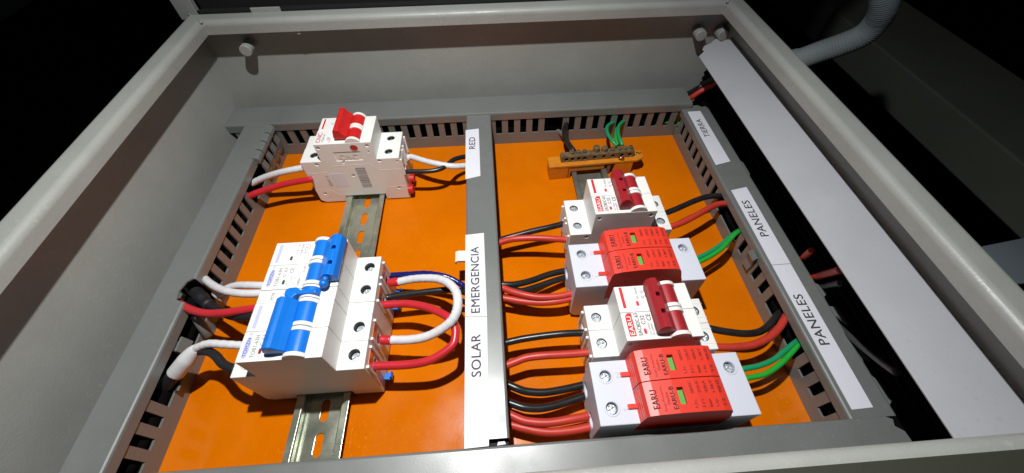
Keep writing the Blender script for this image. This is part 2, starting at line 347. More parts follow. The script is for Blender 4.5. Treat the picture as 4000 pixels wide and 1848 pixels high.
# ================================================================== DIN RAILS
def rail(label, xc, y0, y1, m, slots):
    t=thing('din_rail', label, 'rail', (xc,(y0+y1)/2,0), 'steel mounting rails under the devices')
    pr_=[(-17.5,7.5),(-13.2,7.5),(-12.4,6.7),(-12.4,1.5),(-11.8,1.15),(11.8,1.15),(12.4,1.5),(12.4,6.7),(13.2,7.5),(17.5,7.5),(17.5,6.5),(13.7,6.5),(13.4,6.2),(13.4,1.0),(12.3,.15),(-12.3,.15),(-13.4,1.0),(-13.4,6.2),(-13.7,6.5),(-17.5,6.5)]
    bm=new(); prism(bm,[(xc+u,v) for u,v in pr_],'y',y0,y1)
    cb=new()
    for ys in slots:
        n=10; pts=[(xc+2.6*math.cos(math.pi*i/n), ys+4.4+2.6*math.sin(math.pi*i/n)) for i in range(n+1)]+[(xc-2.6*math.cos(math.pi*i/n), ys-4.4-2.6*math.sin(math.pi*i/n)) for i in range(n+1)]
        prism(cb,pts,'z',-1,4)
    part('rail_profile', bm, m, t, cuts=cb, bevel=.45, seg=3)
    return t
rail('zinc plated slotted rail carrying the blue levered breakers', 0, -44.3, 222, 'zinc', [-50.8+20.9*k+20.9 for k in range(13)])
rail('dull grey rail between the brass earth bar and the red devices', 216.3, -44.3, 203, 'zinc_old', [])

# ================================================================== TERMINAL SCREWS (shared meshes)
SCR_A=screw_mesh('screw',2.7,'steel',True,.5); SCR_B=screw_mesh('screw',2.9,'steel',True,.2)

# ================================================================== MINIATURE CIRCUIT BREAKERS
def breaker(name, label, xc, y0, d, lever, lever_mat, group, body='white', ringr=None, clip=None, near_cuts=None):
    fl,fr,tl,tr,zf,zt,zb = (d[k] for k in ('fl','fr','tl','tr','zf','zt','zb'))
    t = thing(name, label, 'circuit breaker', (xc,y0+18,zb), group)
    poly=[(tl,zb+3),(tl,zt),(fl,zt),(fl,zf),(fr,zf),(fr,zt),(tr,zt),(tr,zb),(18.6,zb),(18.6,8.6),(-18.6,8.6),(-18.6,zb),(tl+4,zb)]
    for i in range(2):
        ya,yb=y0+18*i+.07,y0+18*i+17.93; ym=y0+18*i+9
        bm=new(); prism(bm,[(xc+u,v) for u,v in poly],'y',ya,yb)
        cb=new()
        for sx in (d['sl'],d['sr']): cyl(cb,(xc+sx,ym),'z',d['sh'],zt-8,zt+3,24)
        for xa,xb in ((tl-2,tl+9),(tr-9,tr+2)): cyl(cb,(ym,d['zw']),'x',3.9,xc+xa,xc+xb,20)
        for (wx,wy) in d.get('win',{}).get(i,()): box(cb,xc+wx-.8,xc+wx+.8,y0+wy-1.6,y0+wy+1.6,zf-.9,zf+2)
        # groove each side of the lever drum
        if i==0 and near_cuts: near_cuts(cb)
        p=part('pole_housing', bm, body, t, cuts=cb, bevel=d.get('bev',.55))
        for sx in (d['sl'],d['sr']):
            sb=new(); ring(sb,xc+sx,ym,d['sh']-.35,d['sh']+.02,zt-7.9,zt-.55); part('clamp_sleeve', sb, 'clamp_dark', p)
            inst('screw', d['scr'], p, (xc+sx,ym,zt-d['sd']))
            if ringr:
                rb=new(); ring(rb,xc+sx,ym,ringr[0],ringr[1],zt-.3,zt+ringr[2]); part('terminal_ring', rb, body, p, smooth=False)
        for (wx,wy) in d.get('win',{}).get(i,()):
            wb=new(); box(wb,xc+wx-.78,xc+wx+.78,y0+wy-1.58,y0+wy+1.58,zf-.95,zf-.45); part('indicator_window', wb, d['winmat'], p)
        # terminal guides on the wiring side
        for k,dy in enumerate((-6.3,6.3)):
            gb=new(); box(gb,xc+tr-.2,xc+tr+1.5,ym+dy-.9,ym+dy+.9,zt-22,zt-4); part('terminal_guide', gb, body, p, bevel=.3)
            gb=new(); box(gb,xc+tl-1.5,xc+tl+.2,ym+dy-.9,ym+dy+.9,zt-22,zt-4); part('terminal_guide', gb, body, p, bevel=.3)
        gb=new(); box(gb,xc+tr-.1,xc+tr+.35,ym-5.2,ym+5.2,zt-11,zt-6); part('clamp_plate', gb, 'copper' if clip=='blue' else 'steel', p)
        # lever drum and its white ribs
        xd=xc+d['xd']; zc=zf-2.0
        db_=new(); cyl(db_,(xd,zc),'y',6.0,ya+2.6,yb-2.6,40); part('lever_drum', db_, lever_mat, t, smooth=False)
        for ra,rb_ in ((ya+.2,ya+2.6),(yb-2.6,yb-.2)):
            r_=new(); cyl(r_,(xd,zc),'y',6.75,ra,rb_,40); part('drum_rib', r_, body, t, bevel=.3)
    # lever across both poles
    lb=new(); prism(lb,[(xc+u,zf+v) for u,v in lever['poly']],'y',y0+lever['y'][0],y0+lever['y'][1])
    cb=None
    if lever.get('holes'):
        cb=new()
        for hy in lever['holes']: box(cb,xc+lever['hx']-1.3,xc+lever['hx']+1.3,y0+hy-1.3,y0+hy+1.3,zf+4.5,zf+20)
    part('lever', lb, lever_mat, t, bevel=lever.get('bev',.8), seg=3, cuts=cb)
    return t
def L_left(w=0): return [(-9.2,1.6),(-9.6,4.0),(-8.2,8.6),(-5.6,10.4),(-2.4,9.8),(.6,6.6),(4.2,3.6),(5.5,1.4),(1,.6),(-4,1.0)]
TOM=dict(fl=-24.5,fr=22.1,tl=-39.3,tr=38.5,zf=70.6,zt=48.6,zb=2.0,sl=-31.5,sr=31.5,sh=3.55,sd=3.8,zw=29,xd=7.0,scr=SCR_A,winmat='window_red')
lev_near=dict(poly=[(-8.6,1.5),(-9.0,3.6),(-7.6,8.0),(-5.0,9.8),(-2.2,9.3),(.2,6.8),(3.2,4.2),(4.5,1.2)],y=(3.0,34.6),bev=.9)
lev_far=dict(poly=[(7+7-(-8.6),1.5),(14+9.0,3.6),(14+7.6,8.0),(14+5.0,9.8),(14+2.2,9.3),(14-.2,6.8),(14-3.2,4.2),(14-4.5,1.2)],y=(2.6,33.6),bev=.9,holes=(11.5,23),hx=18.4)
GB='white circuit breakers with coloured levers'
dn=dict(TOM); dn['win']={0:[(-12.9,6.0)],1:[(-12.2,26.5)]}
b_near=breaker('circuit_breaker','white breaker with its blue lever down, nearer half of the blue levered pair',0,0,dn,lev_near,'blue',GB,ringr=(3.55,4.6,.6),clip='blue')
df=dict(TOM); df['win']={0:[(-12.2,5.1)],1:[(-12.0,23.0)]}; df['winmat']='window_green'
b_far=breaker('circuit_breaker','white breaker with its blue lever up, farther half of the blue levered pair',0,45,df,lev_far,'blue',GB,ringr=(3.55,4.6,.6),clip='blue')
for bt,y in ((b_near,0),(b_far,45)):
    z=70.6
    bm=new(); box(bm,-21.6,-19.4,y+19.8,y+34.4,z-.2,z+.06); part('print_bar', bm, 'lilac_ink', bt)
    bm=new(); prism(bm,[(-20.6+1.75*math.cos(a),y+8.4+6.6*math.sin(a)) for a in [i*math.pi/12 for i in range(24)]],'z',z-.2,z+.06); part('logo_oval', bm, 'lilac_ink', bt)
    vtext('lettering','TOMZN','blue_ink',bt,-19.6,y+2.8,y+14,z+.06,2.0,.05)
    bm=new(); box(bm,-21.3,-19.9,y+15.6,y+17.2,z-.2,z+.06); part('print_bar', bm, 'lilac_ink', bt)
    vtext('lettering','TOB1-63H','grey_ink',bt,-15.0,y+2.2,y+15.4,z,2.3)
    vtext('lettering','C 63','grey_ink',bt,-11.6,y+9.0,y+15.6,z,2.1)
    if bt is b_far:
        vtext('lettering','CE','grey_ink',bt,-7.4,y+11.6,y+15.2,z,2.6)
        vtext('lettering','IEC60898-1','pale_ink',bt,-7.0,y+2.0,y+10.6,z,1.3); vtext('lettering','GB/T10963.1','pale_ink',bt,-5.0,y+2.0,y+11,z,1.3)
        vtext('lettering','400V~','pale_ink',bt,-9.2,y+2.4,y+7,z,1.3); vtext('lettering','6000A','grey_ink',bt,-1.9,y+2.4,y+7.2,z,1.5); vtext('lettering','0 OFF','grey_ink',bt,-.4,y+11.8,y+16.4,z,1.4)
        for xx in (-8.2,-5.4,-2.4):
            for yy in (26.4,30.6): vtext('lettering','1 3' if xx<-6 else '2 4','grey_ink',bt,xx,y+yy,y+yy+2.8,z,1.3)
        for i in range(3):
            bm=new(); tube(bm,[Vector((-6.8+2.4*i,y+25+j*2.2,z+.05+0*j)) + Vector((.5*(j%2),0,0)) for j in range(5)],.16,6); part('print_line', bm,'grey_ink',bt)
# interlock between the two
il=thing('interlock_module','narrow white interlock module with blue link pieces between the two blue levered breakers','interlock',(0,40.5,2))
bm=new(); prism(bm,[(-39.3,5),(-39.3,48.4),(-24.5,48.4),(-24.5,70.4),(22.1,70.4),(22.1,48.4),(38.5,48.4),(38.5,2),(18.6,2),(18.6,8.6),(-18.6,8.6),(-18.6,2),(-36,2)],'y',36.1,44.9); part('housing',bm,'white',il,bevel=.5)
bm=new(); cyl(bm,(7,68.6),'y',6.2,37.9,43.2,40); part('link_drum',bm,'blue',il)
for ya in (36.2,43.3):
    bm=new(); cyl(bm,(7,68.6),'y',6.75,ya,ya+1.5,40); part('drum_rib',bm,'white',il,bevel=.3)
bm=new(); prism(bm,[(-5.6,37.0),(-5.8,40.6),(-3.8,42.2),(.6,42.4),(3.4,40.2),(12.6,40.2),(13,37.6),(1.5,37.2),(0.2,35.8),(-.4,34.4),(-3.6,34.4),(-4.2,36.6)],'z',73.0,76.6); part('link_arm',bm,'blue',il,bevel=.8,seg=3)
bm=new(); bmesh.ops.create_uvsphere(bm,u_segments=20,v_segments=12,radius=2.7,matrix=Matrix.Translation((15.6,44.3,75.2))); part('link_knob',bm,'blue',il,smooth=True)
bm=new(); cyl(bm,(16.6,76.6),'y',1.9,44.5,48.4,16); part('link_pin',bm,'blue',il,smooth=True)
vtext('lettering','M78','grey_ink',il,-14.8,38.0,42.8,70.4,1.8)
for xx,ya,yb in ((-10.6,38.4,43.6),(-7.4,38.4,43.6)):
    bm=new(); tube(bm,[Vector((xx,ya,70.45)),Vector((xx,(ya+yb)/2-.6,70.45)),Vector((xx+1,(ya+yb)/2+.6,70.45)),Vector((xx,yb,70.45))],.14,6); part('print_line',bm,'grey_ink',il)
# blue rail clips showing at the terminal side
for y in (9.5,75.0,62.5):
    bm=new(); prism(bm,[(36.5,3.2),(43.2,3.2),(44,4.4),(44,8.4),(42.8,9.2),(42.8,5),(36.5,5)],'y',y-2.6,y+2.6); part('rail_clip',bm,'blue',b_near if y<40 else b_far,bevel=.4)

# breaker with the red lever at the far end of the same rail
CN=dict(fl=-24.8,fr=22.0,tl=-42.9,tr=40.8,zf=69.6,zt=51.4,zb=1.6,sl=-33,sr=31.2,sh=3.4,sd=3.3,zw=31,xd=7.2,scr=SCR_A,winmat='red_ink')
YC=181.9
def cnc_cuts(cb):
    for x,z,r in ((-22,66,1.7),(18.2,66.2,1.7),(-29.7,48.4,1.8),(23.9,49.2,1.7),(-3.4,33.8,1.6),(-36,12.9,1.7),(33.2,15.6,1.6),(17.6,59.9,.9),(38.6,47.6,1.1),(-33.5,6.5,.8)): cyl(cb,(x,z),'y',r,YC-1,YC+1.6,18)
    prism(cb,[(-8.6,48.4),(-7.4,47.6),(-5.6,49.2),(-5.2,51.2),(-6.4,51.2)],'y',YC-1,YC+1.2)
    box(cb,-11.9,10.6,YC-1,YC+.5,51,60.8)
lev_c=dict(poly=[(-7.4,1.4),(-7.8,3.6),(-6.6,9.4),(-5.0,11.4),(-1.8,11.0),(.2,7.4),(3.4,4.6),(4.8,1.2)],y=(3.4,34.2),bev=.8)
bc=breaker('circuit_breaker','white breaker with a bright red lever at the far end of the left rail',0,YC,CN,lev_c,'red_lever',GB,body='white',ringr=(3.4,4.4,.3),near_cuts=cnc_cuts)
bm=new(); cyl(bm,(6.9,64.7),'y',2.7,YC-.12,YC+.19,20); part('rivet',bm,'red_lever',bc); bm=new(); ring(bm,0,0,2.7,3.3,-.1,.25,24); bmesh.ops.rotate(bm,verts=bm.verts[:],matrix=Matrix.Rotation(math.pi/2,3,'X'),cent=(0,0,0)); bmesh.ops.translate(bm,verts=bm.verts[:],vec=(6.9,YC+.02,64.7)); part('rivet_rim',bm,'grey_ink',bc)
text('embossed_lettering','CNC','white',bc,(-8.2,YC+.35,53.0),(1,0,0),(0,0,1),15.4,5.8,.4)
for pts in ([(-42.6,38.3),(-24.3,38.4),(-18.2,45.6),(14.5,46.2),(21.4,38.7),(40.5,38.3)],[(-42.3,17.8),(-29.5,16.9),(-22.9,9.6),(-18.8,9.3)],[(18.9,10.3),(25,17.2),(40.5,17.8)]):
    bm=new(); tube(bm,[Vector((x,YC+.12,z)) for x,z in pts],.2,6); part('seam',bm,'white_side',bc)
random.seed(3); z=18.2
while z<42.4:
    h=random.choice((.35,.5,.8,1.1)); bm=new(); box(bm,.6,9.2,YC-.02,YC+.3,z,min(z+h,42.6)); part('barcode_bar',bm,'grey_ink',bc); z+=h+random.choice((.35,.5,.7))
bm=new(); box(bm,-23.6,-10.4,YC-.03,YC+.3,20.6,37.0); part('sticker_patch',bm,'paper',bc)
text('lettering','ISSC','grey_ink',bc,(-25.2,YC+.07,22.4),(0,0,1),(-1,0,0),9.4,2.4,.12)
bm=new(); cyl(bm,(-26.6,34.4),'y',1.5,YC-.02,YC+.3,16); part('print_dot',bm,'pale_ink',bc)
z=69.6
bm=new(); box(bm,-22.2,-20.8,YC+20.6,YC+34,z-.2,z+.08); part('print_bar',bm,'red_ink',bc)
vtext('lettering','CNC','red_ink',bc,-19.8,YC+2.4,YC+15.0,z,3.6)
vtext('lettering','YCB6H-63','grey_ink',bc,-17.2,YC+3,YC+13,z,1.5); vtext('lettering','C40','grey_ink',bc,-13.0,YC+5,YC+9,z,1.7); vtext('lettering','CE','dark_print',bc,-10.0,YC+15.5,YC+18.5,z,2.0)
vtext('lettering','230/400V','pale_ink',bc,-11.5,YC+2.2,YC+8,z,1.2)
for xx,yy in ((-14.5,27),(-8.6,29.5)):
    bm=new(); cyl(bm,(xx,YC+yy),'z',1.3,z-.1,z+.08,14); part('print_dot',bm,'pale_ink',bc)
for y in (184.6,199):
    bm=new(); cyl(bm,(y,10.0),'x',4.2,40.2,45.2,20); cb=new(); cyl(cb,(y,10.0),'x',2.1,39,47,14); part('rail_clip',bm,'red_lever',bc,bevel=.7,cuts=cb)

# the two direct-current breakers with crimson levers
XE=216.5
ER=dict(fl=-22.9,fr=22.8,tl=-38.9,tr=40.6,zf=63.1,zt=40.0,zb=2.0,sl=-31.9,sr=34.3,sh=3.3,sd=1.3,zw=24,xd=9.0,scr=SCR_B,winmat='red_ink',win={0:[(-10.6,5.4)],1:[(-10.6,23.6)]},bev=.7)
lev_e=dict(poly=[(-4.6,1.2),(-5.6,3.6),(-5.0,8.4),(-2.6,10.8),(.6,10.6),(2.6,7.6),(5.2,4.6),(6.4,1.2)],y=(2.6,34.8),bev=1.1,holes=(12.6,23.6),hx=-1.2)
def earu(label,y0,dx):
    def holes(cb):
        for xx,zz,r in ((-19.3,58,1.5),(19.0,58.6,1.5),(-26,36.2,1.5)): cyl(cb,(XE+dx+xx,zz),'y',r,y0-1,y0+2,16)
    t=breaker('circuit_breaker',label,XE+dx,y0,ER,lev_e,'crimson_lever',GB,near_cuts=holes)
    z=63.1; x=XE+dx
    bm=new(); box(bm,x-20.1,x-18.2,y0+20.8,y0+35.2,z-.2,z+.08); part('print_bar',bm,'red_ink',t)
    bm=new(); prism(bm,[(x-20.6,y0+2.6),(x-16.6,y0+2.6),(x-16.6,y0+17.4),(x-19.0,y0+17.4),(x-20.6,y0+15.6)],'z',z-.2,z+.08); lg=part('logo_plate',bm,'red_ink',t)
    vtext('lettering','EARU','white',lg,x-17.3,y0+3.4,y0+15.2,z+.08,2.6,.06)
    vtext('lettering','EACBDC-63','dark_print',t,x-12.9,y0+3.0,y0+17.0,z,2.3)
    vtext('lettering','C32','dark_print',t,x-9.4,y0+9.6,y0+15.4,z,2.4); vtext('lettering','CE','dark_print',t,x-5.4,y0+11.8,y0+16.0,z,2.7)
    for k,s_ in enumerate(('DC1000V','IEC60898','2P 6000A')): vtext('lettering',s_,'grey_ink',t,x-7.4+1.7*k,y0+2.8,y0+10.4-k*.6,z,1.1)
    vtext('lettering','DC Switch','grey_ink',t,x-9.2,y0+26.6,y0+34.6,z,1.5)
    for xx,yy in ((-6.6,27.6),(-6.6,31.2),(-4.2,28.4),(-4.2,32)):
        bm=new(); ring(bm,x+xx,y0+yy,.55,1.0,z-.1,z+.25,12); part('print_ring',bm,'grey_ink',t)
    # shallow U outlines round the screws
    for k in (9,27):
        for sx,sg in ((-31.9,1),(34.3,-1)):
            pts=[Vector((x+sx-sg*6.5,y0+k-5,40.02)),Vector((x+sx,y0+k-5,40.02))]+[Vector((x+sx+sg*5*math.sin(a),y0+k-5*math.cos(a),40.02)) for a in [i*math.pi/10 for i in range(1,10)]]+[Vector((x+sx,y0+k+5,40.02)),Vector((x+sx-sg*6.5,y0+k+5,40.02))]
            bm=new(); tube(bm,pts,.22,6); part('terminal_outline',bm,'white',t)
    return t
earu('white breaker with a crimson lever just below the brass earth bar',96.2,.3)
earu('white breaker with a crimson lever between the two red surge protectors',0.0,-.3)

# ================================================================== SURGE PROTECTORS
def spd(label,y0,dx):
    x=XE+dx; t=thing('surge_protector',label,'surge protector',(x,y0+18,2),'red cartridge surge protectors')
    zb=45.1; W=36.0
    bm=new(); prism(bm,[(x-43.4,6),(x-43.4,zb),(x-20.8,zb),(x-20.8,26),(x+30.7,26),(x+30.7,zb),(x+47.6,zb),(x+47.6,18),(x+41,6),(x+41,2),(x+18.6,2),(x+18.6,8.6),(x-18.6,8.6),(x-18.6,2),(x-40,2)],'y',y0,y0+W)
    cb=new()
    for yy in (9,27): cyl(cb,(x-35.1,y0+yy),'z',3.4,zb-8,zb+3,24); cyl(cb,(y0+yy,20),'x',4.6,x-46,x-34,20)
    cyl(cb,(x+39.8,y0+27),'z',3.4,zb-8,zb+3,24)
    cyl(cb,(y0+27,26),'x',4.6,x+40,x+50,20)
    base=part('base',bm,'spd_grey',t,cuts=cb,bevel=.5)
    for xx,yy in ((-35.1,9),(-35.1,27),(39.8,27)):
        inst('screw',SCR_A,base,(x+xx,y0+yy,zb-2.2)); rb=new(); ring(rb,x+xx,y0+yy,3.4,4.7,zb-.3,zb+.3); part('terminal_ring',rb,'spd_grey',base)
    for s_,yy in (('N',25.6),('L',7.4)): vtext('lettering',s_,'pale_ink',base,x-26.0,y0+yy,y0+yy+3,zb,3.0)
    for i in range(2):
        ya,yb=y0+.2+18*i,y0+17.7+18*i; ym=(ya+yb)/2
        bm=new(); prism(bm,[(x-20.6,26.2),(x-21.2,45),(x-20.6,56.5),(x-19.4,59.2),(x-15,60.6),(x-4,61.7),(x+8,61.9),(x+20,61.0),(x+24.2,59.6),(x+26,56.8),(x+29.6,46),(x+30.4,26.2)],'y',ya,yb)
        cb=new(); box(cb,x-2.4,x+1.2,ym-4.4,ym+4.4,58.2,70)
        for gz in (46.5,49.3,52.1,54.9): box(cb,x-24,x-20.5,ya+1.6,yb-1.6,gz,gz+1.2)
        c_=part('cartridge',bm,'spd_red',t,cuts=cb,bevel=1.0,seg=3)
        bm=new(); box(bm,x-2.2,x+1.0,ym-4.2,ym+3.2,57.9,60.0); part('status_flag',bm,'green_flag',c_)
        bm=new(); box(bm,x-26.2,x-20.4,ym-1.3,ym+1.3,zb-.6,zb+1.7); part('latch_tab',bm,'spd_red',c_,bevel=.3)
        def zt_(xx): return 61.2 if xx<-10 else (61.75 if xx<14 else 61.35)
        for s_,xx,l,cap,mm in (('EARU',-13.4,9.6,3.6,'red_print'),('Surge Protective',-9.9,13,1.6,'emboss_red'),('Device',-7.7,6,1.6,'emboss_red'),('EARU-B',-4.2,11.6,2.5,'red_print')):
            vtext('lettering',s_,mm,c_,x+xx,ym-l/2-.8,ym+l/2-.8,60.55 if xx<-12 else (60.9 if xx<-9 else (61.2 if xx<-6 else 61.62)),cap,.22)
        for k,s_ in enumerate(('500VDC','20kA','40kA','1.8kV','IP20 CE')):
            vtext('lettering',s_,'emboss_red',c_,x+6.2+3.9*k,ym+.6,ym+7.0,61.9-.045*k*k-.02*k,1.7,.2); vtext('lettering',('Uc','In','Imax','Up','T2')[k],'emboss_red',c_,x+6.2+3.9*k,ym-6.6,ym-2.6,61.9-.045*k*k-.02*k,1.7,.2)
    return t
spd('red and grey surge protector between the two crimson levered breakers',47.6,.5)
spd('red and grey surge protector nearest the near rim',-40.3,-.5)

# ================================================================== EARTH BAR
eb=thing('earth_bar','brass earth terminal bar on an orange plastic holder near the far duct','terminal bar',(218,205,0))
def rotp(pts,c=(218,205),a=math.radians(2.6)): return [(c[0]+(x-c[0])*math.cos(a)-(y-c[1])*math.sin(a), c[1]+(x-c[0])*math.sin(a)+(y-c[1])*math.cos(a)) for x,y in pts]
bm=new(); prism(bm,rotp([(175.5,198.5),(263,198.5),(268,200.5),(270.5,204),(270.5,212.5),(176,213)]),'z',14.6,17.2); part('holder',bm,'holder',eb,bevel=.4)
bm=new(); prism(bm,rotp([(176.4,198.8),(195,198.8),(195,212),(176.4,212)]),'z',.2,14.6); part('holder_foot',bm,'holder',eb,bevel=.5)
bm=new(); prism(bm,rotp([(241,198.8),(259.5,198.8),(259.5,212),(241,212)]),'z',.2,14.6); part('holder_foot',bm,'holder',eb,bevel=.5)
bm=new(); prism(bm,rotp([(197,199.4),(231,199.4),(231,211),(197,211)]),'z',8.2,14.6); part('holder_clamp',bm,'holder',eb,bevel=.5)
bm=new(); prism(bm,rotp([(195.6,199),(197.2,199),(197.2,212),(195.6,212)]),'z',1,13); part('holder_rib',bm,'holder',eb)
bm=new(); prism(bm,rotp([(234,199.6),(237.5,199.6),(237.5,210),(234,210)]),'z',2,13); part('holder_rib',bm,'zinc_old',eb)
bm=new(); prism(bm,rotp([(187.8,203.4),(260.2,203.4),(260.2,210.4),(187.8,210.4)]),'z',17.2,24.2)
cb=new()
hx=[193,199,205,211,221,230,239,248,256]
for x in hx:
    q=rotp([(x,205)])[0]; cyl(cb,(q[0],20.4),'y',1.9,q[1]-6,q[1]+3,14)
part('bar',bm,'brass',eb,cuts=cb,bevel=.3)
for i,(x,y) in enumerate(((198.5,207.6),(205,208),(211,208),(222.5,209),(230.6,209),(239,209.4),(245.4,209.8),(251.2,210),(257,210.4))):
    big=1.35 if i in(3,4) else 1; hgt=29.4 if i==3 else (28.2 if i==4 else 26.4)
    bm=new(); cyl(bm,(x,y),'z',2.3*big,23.8,hgt,16); cb=new(); box(cb,x-3.5,x+3.5,y-.35,y+.35,hgt-.9,hgt+1)
    part('clamp_screw',bm,'brass',eb,bevel=.5,cuts=cb)
bm=new(); tube(bm,[Vector((244.5,202.5,19.6)),Vector((246,200.8,20.4)),Vector((249,201.0,19.4))],1.2,8); part('copper_strand',bm,'copper',eb,smooth=True)
bm=new(); tube(bm,catmull([(264,210,17.4),(265.5,211.6,17.4),(267,209.4,17.4),(268.8,210.6,17.4)]),.5,6); part('slot_mark',bm,'hole',eb)

